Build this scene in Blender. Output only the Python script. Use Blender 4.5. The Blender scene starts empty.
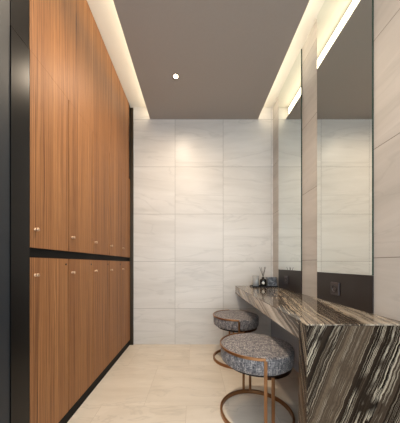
import bpy, bmesh, math, random
from mathutils import Vector, Matrix
random.seed(4)
S = bpy.context.scene
COL = S.collection
PI = math.pi

# ---------------------------------------------------------------- helpers
def lin(r, g, b):
    f = lambda c: (c/255/12.92) if c/255 <= .04045 else ((c/255+.055)/1.055)**2.4
    return (f(r), f(g), f(b), 1)

def obj(name, bm, mats, parent=None, smooth=False, loc=None):
    me = bpy.data.meshes.new(name)
    bmesh.ops.recalc_face_normals(bm, faces=bm.faces)
    bm.to_mesh(me); bm.free()
    if not isinstance(mats, (list, tuple)): mats = [mats]
    for m in mats: me.materials.append(m)
    if smooth:
        for p in me.polygons: p.use_smooth = True
    o = bpy.data.objects.new(name, me); COL.objects.link(o)
    if parent: o.parent = parent
    if loc: o.location = loc
    return o

def smooth_by_angle(o, deg=35):
    for p in o.data.polygons: p.use_smooth = True
    bm = bmesh.new(); bm.from_mesh(o.data)
    for e in bm.edges:
        if len(e.link_faces) == 2 and e.calc_face_angle(0) > math.radians(deg): e.smooth = False
    bm.to_mesh(o.data); bm.free()
    return o

def box(bm, x0, x1, y0, y1, z0, z1, bev=0, seg=2, mi=0):
    r = bmesh.ops.create_cube(bm, size=1)
    vs = r['verts']
    for v in vs:
        v.co = Vector(((x0+x1)/2 + v.co.x*(x1-x0), (y0+y1)/2 + v.co.y*(y1-y0), (z0+z1)/2 + v.co.z*(z1-z0)))
    fs = set(f for v in vs for f in v.link_faces)
    for f in fs: f.material_index = mi
    if bev:
        es = list(set(e for v in vs for e in v.link_edges))
        bmesh.ops.bevel(bm, geom=es, offset=bev, segments=seg, profile=.5, affect='EDGES')
    return bm

def bx(*a, **k):
    return box(bmesh.new(), *a, **k)

def lathe(bm, prof, n=40, center=(0, 0, 0), axis='Z'):
    """prof: list of (r, h). closed at ends when r==0"""
    rings = []
    for r, h in prof:
        ring = []
        if r < 1e-6:
            ring = [bm.verts.new((0, 0, h))]
        else:
            for k in range(n):
                a = 2*PI*k/n
                ring.append(bm.verts.new((r*math.cos(a), r*math.sin(a), h)))
        rings.append(ring)
    for a, b in zip(rings, rings[1:]):
        for k in range(n):
            k2 = (k+1) % n
            if len(a) == 1 and len(b) == 1: continue
            if len(a) == 1: bm.faces.new((a[0], b[k], b[k2]))
            elif len(b) == 1: bm.faces.new((a[k], a[k2], b[0]))
            else: bm.faces.new((a[k], a[k2], b[k2], b[k]))
    M = Matrix.Translation(center)
    if axis == 'X': M = M @ Matrix.Rotation(PI/2, 4, 'Y')
    if axis == '-X': M = M @ Matrix.Rotation(-PI/2, 4, 'Y')
    if axis == '-Y': M = M @ Matrix.Rotation(PI/2, 4, 'X')
    vs = [v for r in rings for v in r]
    bmesh.ops.transform(bm, matrix=M, verts=vs)
    return bm

def arc_bar(bm, R, w, h, z, a0, a1, n=64, bev=.0015):
    """flat bar of radial width w and height h bent round an arc (a0..a1); closed if full circle"""
    full = abs((a1-a0) - 2*PI) < 1e-4
    cnt = n if full else n+1
    sec = [(-w/2+bev, -h/2), (w/2-bev, -h/2), (w/2, -h/2+bev), (w/2, h/2-bev), (w/2-bev, h/2), (-w/2+bev, h/2), (-w/2, h/2-bev), (-w/2, -h/2+bev)]
    rings = []
    for k in range(cnt):
        a = a0 + (a1-a0)*k/n
        rings.append([bm.verts.new(((R+p)*math.cos(a), (R+p)*math.sin(a), z+q)) for p, q in sec])
    m = len(sec)
    for k in range(cnt if full else cnt-1):
        A = rings[k]; B = rings[(k+1) % cnt]
        for j in range(m):
            bm.faces.new((A[j], B[j], B[(j+1) % m], A[(j+1) % m]))
    if not full:
        bm.faces.new(rings[0]); bm.faces.new(rings[-1][::-1])
    return bm

def tag(o, label=None, cat=None, group=None, kind=None):
    if label: o['label'] = label
    if cat: o['category'] = cat
    if group: o['group'] = group
    if kind: o['kind'] = kind
    return o

def thing(name, loc, label, cat, group=None):
    o = bpy.data.objects.new(name, None); COL.objects.link(o)
    o.location = loc; o.empty_display_size = .1
    return tag(o, label, cat, group)

def struct(name, bm, m):
    return tag(obj(name, bm, m), kind='structure')

def copy_tree(o, parent=None):
    c = o.copy(); COL.objects.link(c)
    if parent is not None: c.parent = parent
    for ch in list(o.children): copy_tree(ch, c)
    return c

# ---------------------------------------------------------------- materials
class NT:
    def __init__(self, name):
        self.m = bpy.data.materials.new(name); self.m.use_nodes = True
        self.t = self.m.node_tree; self.n = self.t.nodes; self.l = self.t.links
        self.b = self.n['Principled BSDF']
    def node(self, typ, ins=None, **props):
        x = self.n.new(typ)
        for k, v in props.items(): setattr(x, k, v)
        for k, v in (ins or {}).items(): self.set(x.inputs[k], v)
        return x
    def set(self, sock, v):
        if isinstance(v, bpy.types.NodeSocket): self.l.new(v, sock)
        else: sock.default_value = v
    def math(self, op, a, b=None, c=None, clamp=False):
        x = self.n.new('ShaderNodeMath'); x.operation = op; x.use_clamp = clamp
        self.set(x.inputs[0], a)
        if b is not None: self.set(x.inputs[1], b)
        if c is not None: self.set(x.inputs[2], c)
        return x.outputs[0]
    def noise(self, vec, scale, detail=3, rough=.5, dist=0):
        x = self.node('ShaderNodeTexNoise', {'Vector': vec, 'Scale': scale, 'Detail': detail, 'Roughness': rough, 'Distortion': dist})
        return x.outputs['Fac']
    def comb(self, x, y, z):
        return self.node('ShaderNodeCombineXYZ', {0: x, 1: y, 2: z}).outputs[0]
    def sep(self, v):
        s = self.node('ShaderNodeSeparateXYZ', {0: v}); return s.outputs
    def ramp(self, fac, stops, interp='LINEAR'):
        r = self.node('ShaderNodeValToRGB', {'Fac': fac}); e = r.color_ramp; e.interpolation = interp
        while len(e.elements) < len(stops): e.elements.new(.5)
        for el, (p, c) in zip(e.elements, stops):
            el.position = p; el.color = c if isinstance(c, tuple) else (c, c, c, 1)
        return r.outputs[0]
    def mix(self, fac, a, b, mode='MIX'):
        x = self.n.new('ShaderNodeMix'); x.data_type = 'RGBA'; x.blend_type = mode
        self.set(x.inputs[0], fac); self.set(x.inputs[6], a); self.set(x.inputs[7], b)
        return x.outputs[2]
    def pos(self): return self.node('ShaderNodeNewGeometry').outputs['Position']
    def objco(self): return self.node('ShaderNodeTexCoord').outputs['Object']
    def bump(self, h, strength=.2, dist=.001):
        b = self.node('ShaderNodeBump', {'Height': h, 'Strength': strength, 'Distance': dist})
        self.l.new(b.outputs[0], self.b.inputs['Normal'])
    def out(self, color=None, rough=None, metal=None, spec=None, coat=None, coat_rough=None):
        for k, v in (('Base Color', color), ('Roughness', rough), ('Metallic', metal), ('Specular IOR Level', spec), ('Coat Weight', coat), ('Coat Roughness', coat_rough)):
            if v is not None: self.set(self.b.inputs[k], v)
        return self.m

def plain(name, c, rough=.5, metal=0, spec=.5, var=.06, scale=30, coat=None):
    n = NT(name); f = n.noise(n.objco(), scale, 3)
    d = tuple(x*(1-var) for x in c[:3])+(1,); e = tuple(min(1, x*(1+var)) for x in c[:3])+(1,)
    return n.out(n.mix(f, d, e), rough, metal, spec, coat)

def tile_mat(name, ua, va, u0, v0, pu, pv, ca, cb, cj, rough, vein=.5, joint=.0022, streak=(.9, 6), bond=0):
    """stone tiles on the plane of axes ua/va; joints at u0+k*pu, v0+k*pv"""
    n = NT(name); p = n.sep(n.pos()); u = p[ua]; v = p[va]
    vv = n.math('DIVIDE', n.math('SUBTRACT', v, v0), pv)
    cv = n.math('FLOOR', vv)
    uu = n.math('DIVIDE', n.math('SUBTRACT', u, u0), pu)
    if bond: uu = n.math('ADD', uu, n.math('MULTIPLY', n.math('MODULO', n.math('ABSOLUTE', cv), 2.0), bond))
    cu = n.math('FLOOR', uu)
    fu = n.math('SUBTRACT', uu, cu); fv = n.math('SUBTRACT', vv, cv)
    du = n.math('MULTIPLY', n.math('MINIMUM', fu, n.math('SUBTRACT', 1.0, fu)), pu)
    dv = n.math('MULTIPLY', n.math('MINIMUM', fv, n.math('SUBTRACT', 1.0, fv)), pv)
    d = n.math('MINIMUM', du, dv)
    jm = n.math('LESS_THAN', d, joint)
    wn = n.node('ShaderNodeTexWhiteNoise', {'Vector': n.comb(cu, cv, 3.7)}, noise_dimensions='3D')
    r = wn.outputs['Value']
    off = n.math('MULTIPLY', r, 37.0)
    # gently tilted sediment streaks, a different cut for each tile
    tilt = n.math('MULTIPLY', n.math('SUBTRACT', r  , .5), .22)
    vt = n.math('ADD', v, n.math('MULTIPLY', u, tilt))
    q = n.comb(n.math('MULTIPLY', u, streak[0]), n.math('MULTIPLY', vt, streak[1]), off)
    f1 = n.noise(q, 1.0, 6, .6, .6)
    q2 = n.comb(n.math('MULTIPLY', u, streak[0]*.8), n.math('MULTIPLY', vt, streak[1]*.7), n.math('ADD', off, 11.0))
    f2 = n.noise(q2, 1.0, 4, .5, .9)
    base = n.ramp(f1, [(.3, ca), (.7, cb)])
    line = n.math('ABSOLUTE', n.math('SUBTRACT', f2, .5))
    lm = n.ramp(line, [(0, 1.0), (.022, 0.0)])
    dark = tuple(x*.72 for x in ca[:3])+(1,)
    base = n.mix(n.math('MULTIPLY', lm, vein), base, dark)
    base = n.mix(n.math('MULTIPLY', r, .22), base, ca)
    grit = n.noise(n.pos(), 190, 2)
    base = n.mix(n.math('MULTIPLY', grit, .10), base, dark)
    c = n.mix(jm, base, cj)
    n.bump(n.math('SUBTRACT', 1.0, jm), .25, .002)
    return n.out(c, rough, 0, .5)

M = {}
T1, T2, TJ = lin(198, 191, 182), lin(219, 213, 205), lin(158, 150, 141)
M['tile_back'] = tile_mat('stone tile back', 0, 2, -.248, -.143, .598, .588, T1, T2, TJ, .38, .30)
R1, R2, RJ = lin(170, 163, 155), lin(194, 187, 179), lin(120, 110, 101)  # back wall tile darkened to stand for this wall's weaker light
M['tile_right_dim'] = tile_mat('stone tile right dimmed', 1, 2, .92, -.143, .598, .588, R1, R2, RJ, .4, .25)
F1, F2, FJ = lin(204, 191, 173), lin(225, 214, 198), lin(192, 178, 160)
M['floor'] = tile_mat('stone floor tile', 0, 1, -.36, .33, .6, .6, F1, F2, FJ, .33, .35, .0015, (2.0, 7), .5)
M['slab'] = plain('white plaster', lin(226, 220, 208), .8, scale=20, var=.02)
M['panel'] = plain('taupe ceiling paint', lin(160, 150, 141), .75, scale=60, var=.03)
M['black'] = plain('satin black metal', lin(8, 7, 7), .30, 0, .3, scale=50)
M['post_metal'] = plain('dark bronze metal', lin(78, 71, 60), .42, 1, scale=50)
M['black_matt'] = plain('matt black board', lin(13, 12, 11), .7, 0, .2, scale=50)
M['entry'] = plain('dark blue grey lacquer', lin(29, 34, 40), .45, scale=20)

def wood():
    n = NT('straight grain oak veneer'); p = n.sep(n.pos())
    rnd = n.node('ShaderNodeObjectInfo').outputs['Random']
    a = n.math('ADD', p[1], n.math('MULTIPLY', p[0], .6))
    o = n.math('MULTIPLY', rnd, 0.0)
    cath = n.noise(n.comb(n.math('MULTIPLY', a, 9.0), o, n.math('MULTIPLY', p[2], .55)), 1.0, 3, .5, .8)
    s = n.math('ADD', a, n.math('MULTIPLY', cath, .055))
    g1 = n.noise(n.comb(n.math('MULTIPLY', s, 140.0), o, n.math('MULTIPLY', p[2], .9)), 1.0, 4, .6)
    g2 = n.noise(n.comb(n.math('MULTIPLY', a, 420.0), o, n.math('MULTIPLY', p[2], 9.0)), 1.0, 2, .6)
    g3 = n.noise(n.comb(n.math('MULTIPLY', a, 11.0), o, n.math('MULTIPLY', p[2], .25)), 1.0, 2)
    f = n.math('ADD', n.math('MULTIPLY', g1, .8), n.math('MULTIPLY', g3, .2))
    c = n.ramp(f, [(.32, lin(82, 50, 29)), (.45, lin(132, 88, 54)), (.57, lin(157, 109, 68)), (.70, lin(180, 132, 88))])
    pore = n.ramp(g2, [(.30, 1.0), (.44, 0.0)])
    c = n.mix(n.math('MULTIPLY', pore, .5), c, lin(98, 60, 35))
    n.bump(g2, .08, .0004)
    return n.out(c, .5, 0, .25)
M['wood'] = wood()

def marble(name, nv, bright, seed, rough, mult=1.0, wob=.06, bands=None, tint=(1.0, 1.0), spec=.5, fv=85.0, fm=60.0, off=0.0, fine=.004, vein=.85):
    """striped metamorphic marble: bands across direction nv"""
    n = NT(name); p = n.sep(n.pos())
    dot = n.math('ADD', n.math('ADD', n.math('MULTIPLY', p[0], nv[0]), n.math('MULTIPLY', p[1], nv[1])), n.math('MULTIPLY', p[2], nv[2]))
    w = n.noise(n.pos(), 3.2, 3, .55)
    w2 = n.noise(n.pos(), 14, 3, .6)
    s = n.math('ADD', dot, n.math('ADD', n.math('MULTIPLY', w, wob), n.math('MULTIPLY', w2, wob*.14)))
    w3 = n.noise(n.pos(), 42, 2, .6)
    s = n.math('ADD', s, n.math('ADD', n.math('MULTIPLY', w3, fine), -off))
    s = n.math('MULTIPLY', s, mult)
    band = n.noise(n.comb(n.math('MULTIPLY', s, 9.0), seed, .3), 1.0, 2, .5)
    if bands:
        sv = n.math('ADD', s, n.math('MULTIPLY', n.math('SUBTRACT', band, .5), .12))
        band = n.ramp(sv, bands)
    mid = n.noise(n.comb(n.math('MULTIPLY', s, fm), seed+4, 1.3), 1.0, 4, .65)
    f = n.math('ADD', n.math('MULTIPLY', band, .55), n.math('MULTIPLY', mid, .45))
    k = bright
    L = lambda r, g, b: lin(min(255, r*k*tint[0]), min(255, g*k), min(255, b*k*tint[1]))
    c = n.ramp(f, [(.34, L(28, 21, 16)), (.44, L(58, 46, 36)), (.50, L(106, 92, 78)), (.57, L(138, 122, 105)), (.68, L(168, 152, 134))])
    speck = n.noise(n.pos(), 120, 3, .6)
    c = n.mix(n.ramp(speck, [(.5, 0.0), (.75, .45)]), c, L(60, 50, 42))
    v = n.noise(n.comb(n.math('MULTIPLY', s, fv), n.math('MULTIPLY', w, 1.2), seed+9), 1.0, 2, .5)
    vm = n.ramp(n.math('ABSOLUTE', n.math('SUBTRACT', v, .52)), [(0, 1.0), (.018, .85), (.036, 0.0)])
    gate = n.ramp(n.noise(n.comb(n.math('MULTIPLY', s, 7.0), seed+2, 0.0), 1.0, 1), [(.45, 1.0), (.62, .1)])
    brk = n.ramp(n.noise(n.pos(), 7, 2), [(.36, 0.0), (.48, 1.0)])
    vm = n.math('MULTIPLY', n.math('MULTIPLY', vm, gate), brk)
    c = n.mix(n.math('MULTIPLY', vm, vein), c, lin(208, 190, 164))
    return n.out(c, rough, 0, spec)
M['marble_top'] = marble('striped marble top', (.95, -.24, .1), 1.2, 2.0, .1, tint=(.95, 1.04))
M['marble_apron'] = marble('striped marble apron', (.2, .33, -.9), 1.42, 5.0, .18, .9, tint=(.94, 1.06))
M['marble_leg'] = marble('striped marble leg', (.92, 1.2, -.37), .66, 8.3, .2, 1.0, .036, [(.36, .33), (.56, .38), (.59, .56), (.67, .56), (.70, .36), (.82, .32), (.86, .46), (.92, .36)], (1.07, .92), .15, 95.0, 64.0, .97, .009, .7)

def mirror_mat():
    n = NT('silvered mirror'); f = n.noise(n.objco(), 3, 2)
    return n.out(n.mix(f, (.80, .83, .80, 1), (.82, .85, .82, 1)), .015, 1.0)
M['mirror'] = mirror_mat()
M['glass_edge'] = plain('green glass edge', lin(40, 58, 48), .15)
M['dark_glass'] = plain('bronze black glass', lin(42, 35, 32), .3, 0, .3, scale=8)
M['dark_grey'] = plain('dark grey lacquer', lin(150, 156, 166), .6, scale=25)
M['outlet'] = plain('black plastic', lin(52, 42, 40), .35, 0, .6)
M['chrome_dull'] = plain('dull pin metal', lin(150, 140, 130), .35, 1)

def brass(name, c, rough):
    n = NT(name); p = n.objco(); s = n.sep(p)
    f = n.noise(n.comb(n.math('MULTIPLY', s[0], 40.0), n.math('MULTIPLY', s[1], 40.0), n.math('MULTIPLY', s[2], 400.0)), 1.0, 3)
    d = tuple(x*.86 for x in c[:3])+(1,)
    return n.out(n.mix(f, d, c), rough, 1.0)
M['bronze'] = brass('brushed bronze', lin(164, 120, 84), .3)
M['bronze_dark'] = brass('darker bronze', lin(92, 66, 50), .35)  # darker tone of the stool bronze, used on the lower band
M['knob'] = brass('pale gold knob', lin(218, 186, 156), .4)

def tweed():
    n = NT('grey tweed upholstery'); p = n.objco(); s = n.sep(p)
    ang = n.math('MULTIPLY', n.math('ARCTAN2', s[1], s[0]), .22)
    a = n.noise(n.comb(n.math('MULTIPLY', s[0], 150.0), n.math('MULTIPLY', s[1], 34.0), n.math('MULTIPLY', s[2], 34.0)), 1.0, 3, .6)
    b = n.noise(n.comb(n.math('MULTIPLY', s[0], 34.0), n.math('MULTIPLY', s[1], 150.0), n.math('MULTIPLY', s[2], 230.0)), 1.0, 3, .6)
    c1 = n.ramp(a, [(.34, lin(38, 39, 46)), (.5, lin(106, 102, 103)), (.66, lin(198, 186, 177))])
    c2 = n.ramp(b, [(.34, lin(44, 44, 51)), (.52, lin(108, 103, 103)), (.68, lin(200, 188, 178))])
    c = n.mix(.5, c1, c2)
    h = n.math('ADD', a, b)
    n.bump(h, .5, .0016)
    m = n.out(c, .9, 0, .2)
    n.b.inputs['Sheen Weight'].default_value = .15
    return m
M['tweed'] = tweed()
M['under'] = plain('black underside cloth', lin(24, 22, 22), .9)

def emis(name, c, s):
    n = NT(name)
    n.b.inputs['Base Color'].default_value = (.8, .8, .8, 1)
    n.b.inputs['Emission Color'].default_value = c; n.b.inputs['Emission Strength'].default_value = s
    return n.m
LED = 4.6
M['led'] = emis('warm led and lit side', (1.0, .88, .67, 1), LED)
M['lens'] = emis('downlight lens', (1.0, .80, .56, 1), 40)
M['trim'] = plain('downlight trim', lin(150, 138, 126), .5)

def glass(name, c, rough=.02, tr=1.0):
    n = NT(name)
    n.b.inputs['Transmission Weight'].default_value = tr
    n.b.inputs['IOR'].default_value = 1.45
    f = n.noise(n.objco(), 12, 1)
    return n.out(n.mix(f, c, tuple(x*.96 for x in c[:3])+(1,)), rough)
M['smoke_glass'] = glass('smoked glass', lin(176, 178, 178), .25, .35)
M['bottle'] = plain('black bottle glass', lin(20, 17, 16), .12, 0, .6)
M['white_label'] = plain('white paper label', lin(226, 222, 214), .7)
M['reed'] = plain('dark reed', lin(46, 38, 32), .8)
def box_mat():
    n = NT('grey veined stone box'); v = n.noise(n.objco(), 26, 5, .65, 1.5)
    c = n.ramp(v, [(.36, lin(44, 46, 50)), (.5, lin(84, 87, 92)), (.66, lin(150, 152, 156))])
    return n.out(c, .3)
M['stone_box'] = box_mat()
M['tissue'] = plain('white tissue', lin(232, 230, 224), .9)

# ---------------------------------------------------------------- room
DB, XR, XL, ZS, ZP = 2.70, .97, -.80, 2.95, 2.803
YN = -.75
struct('floor', bx(-1.4, 1.15, YN, DB+.12, -.08, 0), M['floor'])
struct('wall_back', bx(-1.4, 1.15, DB, DB+.12, 0, ZS), M['tile_back'])
struct('wall_right', bx(XR, XR+.15, YN, DB, 0, ZS), M['tile_right_dim'])
struct('wall_left', bx(-1.4, -1.26, YN, DB, 0, ZS), M['slab'])
struct('wall_entry', bx(-1.26, XL-.004, YN, .942, 0, ZS), M['entry'])
struct('ceiling', bx(-1.4, 1.15, YN, DB+.12, ZS, ZS+.1), M['slab'])
# dropped panel between the two light coves
PX0, PX1 = -.56, .784
b = bmesh.new(); box(b, PX0, PX1, YN, DB, ZP, ZP+.012); box(b, PX0+.03, PX1-.03, YN, DB, ZP+.0125, ZP+.13)
struct('ceiling_panel', b, M['panel'])

for sx, x, lab in ((-1, PX0, 'warm linear light in the left cove above the wooden lockers'), (1, PX1, 'warm linear light in the right cove above the mirrors')):
    t = thing('cove_light', (x-.03*sx, DB-.02, ZP+.0205), lab, 'light', 'cove lights along the dropped ceiling')
    L = DB-.04-YN
    b = bmesh.new(); box(b, min(.0003*sx, .004*sx), max(.0003*sx, .004*sx), -L, 0, -.006, .106)
    obj('profile', b, M['panel'], t)
    x0, x1 = (-.010, -.0045) if sx < 0 else (.0045, .010)
    obj('led_lit_side', bx(x0, x1, -L, 0, -.004, .105), M['led'], t)  # LED glow spread over the panel's whole side as its lit face

# ---------------------------------------------------------------- lockers
Y0, PW = 1.05, .3255
XB = -1.24          # back of the carcass
WF = XL             # door face
def make_locker(name, z0, z1, knob_z, lock):
    t = thing(name, (WF, 0, z0), 'x', 'locker')
    h = z1-z0
    b = bx(XB-WF, -.021, .001, PW-.001, 0, h); obj('carcass', b, M['black_matt'], t)
    d = obj('door', bx(-.02, 0, .0036, PW-.0036, .0002, h-.0002), M['wood'], t)
    k = lathe(bmesh.new(), [(0, 0), (.0085, 0), (.0085, .002), (.0056, .003), (.0052, .007), (.0086, .009), (.0092, .015), (.008, .018), (0, .0183)], 24, (0, .037, knob_z-z0), 'X')
    obj('knob', k, M['knob'], d, smooth=True)
    if lock:
        lk = lathe(bmesh.new(), [(0, 0), (.006, 0), (.006, .002), (.0045, .003), (0, .003)], 20, (0, PW-.03, h-.034), 'X')
        obj('lock', lk, M['black'], d)
    return t
ordn = ['first and nearest', 'second from the entrance', 'third and middle', 'fourth from the entrance', 'last, by the tiled back wall']
up = make_locker('upper_locker', 1.081, 2.0398, 1.173, False)
lo = make_locker('lower_locker', .070, 1.032, .944, True)
for i in range(5):
    u = up if i == 0 else copy_tree(up)
    l = lo if i == 0 else copy_tree(lo)
    u.location.y = l.location.y = Y0 + PW*i
    tag(u, 'tall oak veneer locker with gold knob, upper row, %s' % ordn[i], 'locker', 'upper row of wooden lockers')
    tag(l, 'oak veneer locker with gold knob, lower row above plinth, %s' % ordn[i], 'locker', 'lower row of wooden lockers')
YE = Y0 + 5*PW
fz = thing('locker_fascia', (WF, Y0, 2.0405), 'tall oak veneer fascia above the upper lockers reaching into the cove', 'panel')
obj('veneer_board', bx(-.02, 0, .0015, 5*PW-.045, 0, ZS-2.043), M['wood'], fz)
obj('shadow_strip', bx(-.02, .001, 5*PW-.044, 5*PW-.004, .02, ZS-2.05), M['black'], fz)
obj('backing', bx(XB-WF, -.021, 0, 5*PW, 0, ZS-2.043), M['black_matt'], fz)
pl = tag(obj('locker_plinth', bx(-.3, -.006, 0, 5*PW, 0, .069), M['black_matt']), 'low black plinth along the floor under the lower lockers', 'plinth')
pl.location = (WF, Y0, 0)
rl = tag(obj('locker_divider', bx(-.42, -.012, 0, 5*PW, 1.033, 1.080), M['black_matt']), 'long black horizontal band between upper and lower lockers', 'divider')
rl.location = (WF, Y0, 0)
cp = tag(obj('corner_post', bx(-.06, .036, 5*PW+.0005, DB-Y0-.001, 0, ZS-.02, bev=.001), M['post_metal']), 'slim black upright post in the corner between lockers and tiled back wall', 'post')
cp.location = (WF, Y0, 0)
ep = thing('end_panel', (WF, Y0, 0), 'tall satin black end panel at the near end of the lockers', 'panel')
obj('upright', bx(-.42, 0, -.106, -.0005, 0, 2.036), M['black'], ep)
obj('header', bx(-.42, -.002, -.106, -.0005, 2.040, ZS-.001), M['black'], ep)

# ---------------------------------------------------------------- vanity counter
CX, CZ, CY = .500, .730, .970
AT = .092
vt = thing('vanity_counter', (CX, CY, 0), 'polished striped brown and grey marble vanity counter with slab leg', 'counter')
W = XR-.002-CX; LY = DB-.002-CY
b = bmesh.new(); box(b, 0, W, 0, LY, CZ-.006, CZ, bev=.0018)
obj('worktop', b, M['marble_top'], vt)
obj('apron', bx(0.0005, .03, .0785, LY, CZ-AT, CZ-.0063), M['marble_apron'], vt)
obj('side_leg', bx(0.0005, W, .0005, .078, 0, CZ-.0063), M['marble_leg'], vt)
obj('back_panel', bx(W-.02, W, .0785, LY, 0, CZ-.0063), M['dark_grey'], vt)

# ---------------------------------------------------------------- mirrors, dark glass, outlets
def make_mirror():
    t = thing('wall_mirror', (XR, 0, .9385), 'x', 'mirror', 'wall mirrors above the counter')
    h = ZS-.002-.9385; w = .53
    b = bmesh.new(); box(b, -.010, -.0005, 0, w, 0, h)
    b.faces.ensure_lookup_table(); b.normal_update()
    o = obj('mirror_glass', b, [M['mirror'], M['glass_edge']], t)
    for p in o.data.polygons:
        p.material_index = 0 if abs(p.normal.x) > .5 else 1
    return t
def make_splash():
    t = tag(obj('glass_splashback', bx(-.010, -.0005, 0, .53, 0, .938-CZ-.001), M['dark_glass']), 'x', 'splashback', 'dark glass splashbacks below the mirrors')
    t.location = (XR, 0, CZ+.0005); return t
def make_outlet():
    t = thing('power_outlet', (XR-.0103, 0, .832), 'x', 'outlet', 'power outlets on the splashbacks')
    obj('plate', bx(-.009, 0, -.043, .043, -.043, .043, bev=.003), M['outlet'], t)
    s = lathe(bmesh.new(), [(.021, 0), (.025, 0), (.025, .004), (.021, .004), (.019, -.0), (0, -.0)], 28, (-.009, 0, 0), '-X')
    r = obj('socket', s, M['outlet'], t)
    for yy in (-.0095, .0095):
        pn = lathe(bmesh.new(), [(0, 0), (.0028, 0), (.0028, .0012), (0, .0014)], 12, (-.0093, yy, 0), '-X')
        obj('pin_hole', pn, M['chrome_dull'], r)
    return t
mi, sp, ot = make_mirror(), make_splash(), make_outlet()
for k, (y, oy) in enumerate(((1.177, 1.48), (1.965, 2.27))):
    a = mi if k == 0 else copy_tree(mi); c = sp if k == 0 else copy_tree(sp); d = ot if k == 0 else copy_tree(ot)
    a.location.y = y; c.location.y = y; d.location.y = oy
    nm = ('near the front end of the counter', 'farther back beside the tiled corner')[k]
    a['label'] = 'tall frameless wall mirror with green edge, ' + nm
    c['label'] = 'dark bronze glass splashback strip under a mirror, ' + nm
    d['label'] = 'black square power outlet on dark splashback, ' + nm

# ---------------------------------------------------------------- stools
def make_stool():
    t = thing('bar_stool', (0, 0, 0), 'x', 'stool', 'round bronze stools at the counter')
    R = .245; zt = .470
    # seat cushion, domed top, rounded lower edge
    prof = [(0, zt+.003), (.06, zt+.003), (.12, zt+.0025), (.175, zt+.001), (.205, zt-.001), (.220, zt-.003), (.229, zt-.0065), (.233, zt-.011), (.2342, zt-.018), (.2345, zt-.045),
            (.234, zt-.078), (.229, zt-.098), (.217, zt-.108), (.203, zt-.111), (0, zt-.111)]
    obj('seat', lathe(bmesh.new(), prof, 72), M['tweed'], t, smooth=True)
    obj('seat_base', lathe(bmesh.new(), [(0, zt-.1115), (.19, zt-.1115), (.195, zt-.120), (.19, zt-.130), (0, zt-.130)], 56), M['under'], t)
    rw, rh = .010, .020
    Rr = .2365
    xf, xb, gap = -.012, -.030, .047
    b = arc_bar(bmesh.new(), Rr, .009, .016, zt-.008, PI/2-math.asin(xb/Rr), PI*1.5+math.asin(xf/Rr))
    smooth_by_angle(obj('rim_band', b, M['bronze'], t))
    b = arc_bar(bmesh.new(), .214, .010, .018, zt-.122, -PI/2, PI/2)
    smooth_by_angle(obj('under_band', b, M['bronze_dark'], t))
    b = arc_bar(bmesh.new(), .231, .015, .026, .0135, 0, 2*PI, 96)
    smooth_by_angle(obj('foot_ring', b, M['bronze'], t))
    for sy, x in ((-1, xf), (1, xb)):
        y = sy*.2365
        obj('leg', bx(x-.009, x+.009, y-.0045, y+.0045, .027, zt-.0165, bev=.001), M['bronze'], t)
        x += gap; y2 = sy*(.214**2-x*x)**.5
        y2 = sy*.222
        obj('leg', bx(x-.009, x+.009, y2-.0045, y2+.0045, .027, zt-.114, bev=.001), M['bronze'], t)
    return t
st = make_stool(); st.location = (.408, 1.452, 0); st.rotation_euler.z = 0
st['label'] = 'round grey tweed stool on bronze ring base, the nearer one beside the marble slab leg'
s2 = copy_tree(st); s2.location = (.430, 2.29, 0); s2.rotation_euler.z = 0
s2['label'] = 'round grey tweed stool on bronze ring base, the farther one by the back wall'

# ---------------------------------------------------------------- things on the counter
tz = CZ+.0004
tr = thing('serving_tray', (.810, 2.565, tz), 'shallow black rectangular tray at the far end of the marble counter', 'tray')
b = bx(-.148, .148, -.062, .062, 0, .004)
obj('base', b, M['bottle'], tr)
b = bmesh.new()
box(b, -.148, .148, -.0625, -.0585, .0041, .016); box(b, -.148, .148, .0585, .0625, .0041, .016)
box(b, -.148, -.144, -.0584, .0584, .0041, .016); box(b, .144, .148, -.0584, .0584, .0041, .016)
obj('rim', b, M['bottle'], tr)
tz += .0045
tb = tag(obj('glass_tumbler', lathe(bmesh.new(), [(0, 0), (.033, 0), (.036, .004), (.038, .125), (.0355, .125), (.0335, .012), (0, .010)], 40), M['smoke_glass'], smooth=True),
         'smoked glass tumbler on the black tray, left of the reed bottle', 'tumbler')
tb.location = (.720, 2.57, tz)
rd = thing('reed_diffuser', (.801, 2.552, tz), 'small black reed diffuser bottle with white round label on the tray', 'diffuser')
pr = [(0, 0), (.034, 0), (.037, .004), (.037, .072), (.033, .084), (.018, .092), (.015, .096), (.015, .112), (.0105, .112), (.0105, .09), (0, .088)]
bt = obj('bottle', lathe(bmesh.new(), pr, 36), M['bottle'], rd, smooth=True)
lb = lathe(bmesh.new(), [(0, 0), (.016, 0), (.016, .001), (0, .001)], 28, (-.010, -.0372, .046), '-Y')
obj('label', lb, M['white_label'], bt)
for (dx, dy, ln) in ((-.34, .05, .2), (.30, .1, .205), (.10, -.16, .2), (-.12, .2, .19)):
    v = Vector((dx, dy, 1)).normalized(); b = lathe(bmesh.new(), [(0, 0), (.0022, 0), (.0022, ln), (0, ln)], 10)
    q = v.to_track_quat('Z', 'Y')
    bmesh.ops.transform(b, matrix=Matrix.Translation((-dx*.022, -dy*.022, .090)) @ q.to_matrix().to_4x4() @ Matrix.Scale(.72, 4, (0, 0, 1)), verts=b.verts)
    obj('reed', b, M['reed'], rd)
bxk = thing('tissue_box', (.898, 2.560, tz), 'small grey veined stone box on the tray under the mirror', 'box')
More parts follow.
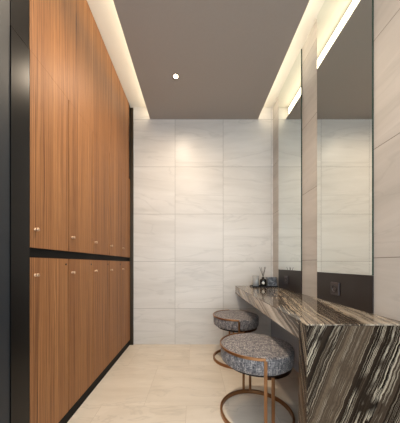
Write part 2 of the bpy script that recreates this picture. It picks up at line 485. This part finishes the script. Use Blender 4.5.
obj('box_body', bx(-.053, .053, -.040, .040, 0, .098, bev=.002), M['stone_box'], bxk)
obj('lid', bx(-.054, .054, -.041, .041, .0985, .111, bev=.002), M['stone_box'], bxk)

# ---------------------------------------------------------------- downlights
def make_down():
    t = thing('recessed_downlight', (0, 0, ZP), 'x', 'light', 'recessed downlights in the dropped ceiling')
    b = bmesh.new()
    lathe(b, [(.021, -.0015), (.034, -.003), (.038, -.0015), (.038, -.0003), (.021, -.0003), (.021, -.0015)], 40)
    obj('trim_ring', b, M['trim'], t, smooth=True)
    obj('lens', lathe(bmesh.new(), [(0, -.0012), (.020, -.0012), (.020, -.0004), (0, -.0004)], 32), M['lens'], t)
    return t
dl = make_down()
DL = [(-.185, 2.085, 'round recessed downlight in the taupe ceiling near the back wall', 40), (-.06, 1.17, 'round recessed downlight in the taupe ceiling above the nearer stool', 125)]
downs = [dl] + [copy_tree(dl) for _ in DL[1:]]
for d, (x, y, lab, e) in zip(downs, DL):
    d.location.x, d.location.y = x, y; d['label'] = lab
    ld = bpy.data.lights.new('downlight_beam', 'SPOT'); ld.energy = e; ld.color = (1, .82, .62)
    ld.spot_size = math.radians(170); ld.spot_blend = 1; ld.shadow_soft_size = .028
    lo_ = bpy.data.objects.new('downlight_beam', ld); COL.objects.link(lo_); lo_.location = (0, 0, -.012); lo_.parent = d

# ---------------------------------------------------------------- daylight from the open entrance, camera
w = bpy.data.worlds.new('daylight'); S.world = w; w.use_nodes = True
bg = w.node_tree.nodes['Background']; bg.inputs[0].default_value = (.76, .89, 1.0, 1); bg.inputs[1].default_value = 4.2

cam = bpy.data.cameras.new('camera'); co = bpy.data.objects.new('camera', cam); COL.objects.link(co)
co.location = (0, 0, 1.0); co.rotation_euler = (PI/2, 0, 0)
cam.sensor_width = 36; cam.sensor_fit = 'AUTO'; cam.lens = 36*217/423
cam.shift_x = 5/423; cam.shift_y = 52.5/423; cam.clip_start = .02
S.camera = co
vs = S.view_settings
vs.view_transform = 'Standard'; vs.look = 'None'; vs.gamma = 1; vs.use_curve_mapping = False; vs.exposure = 0
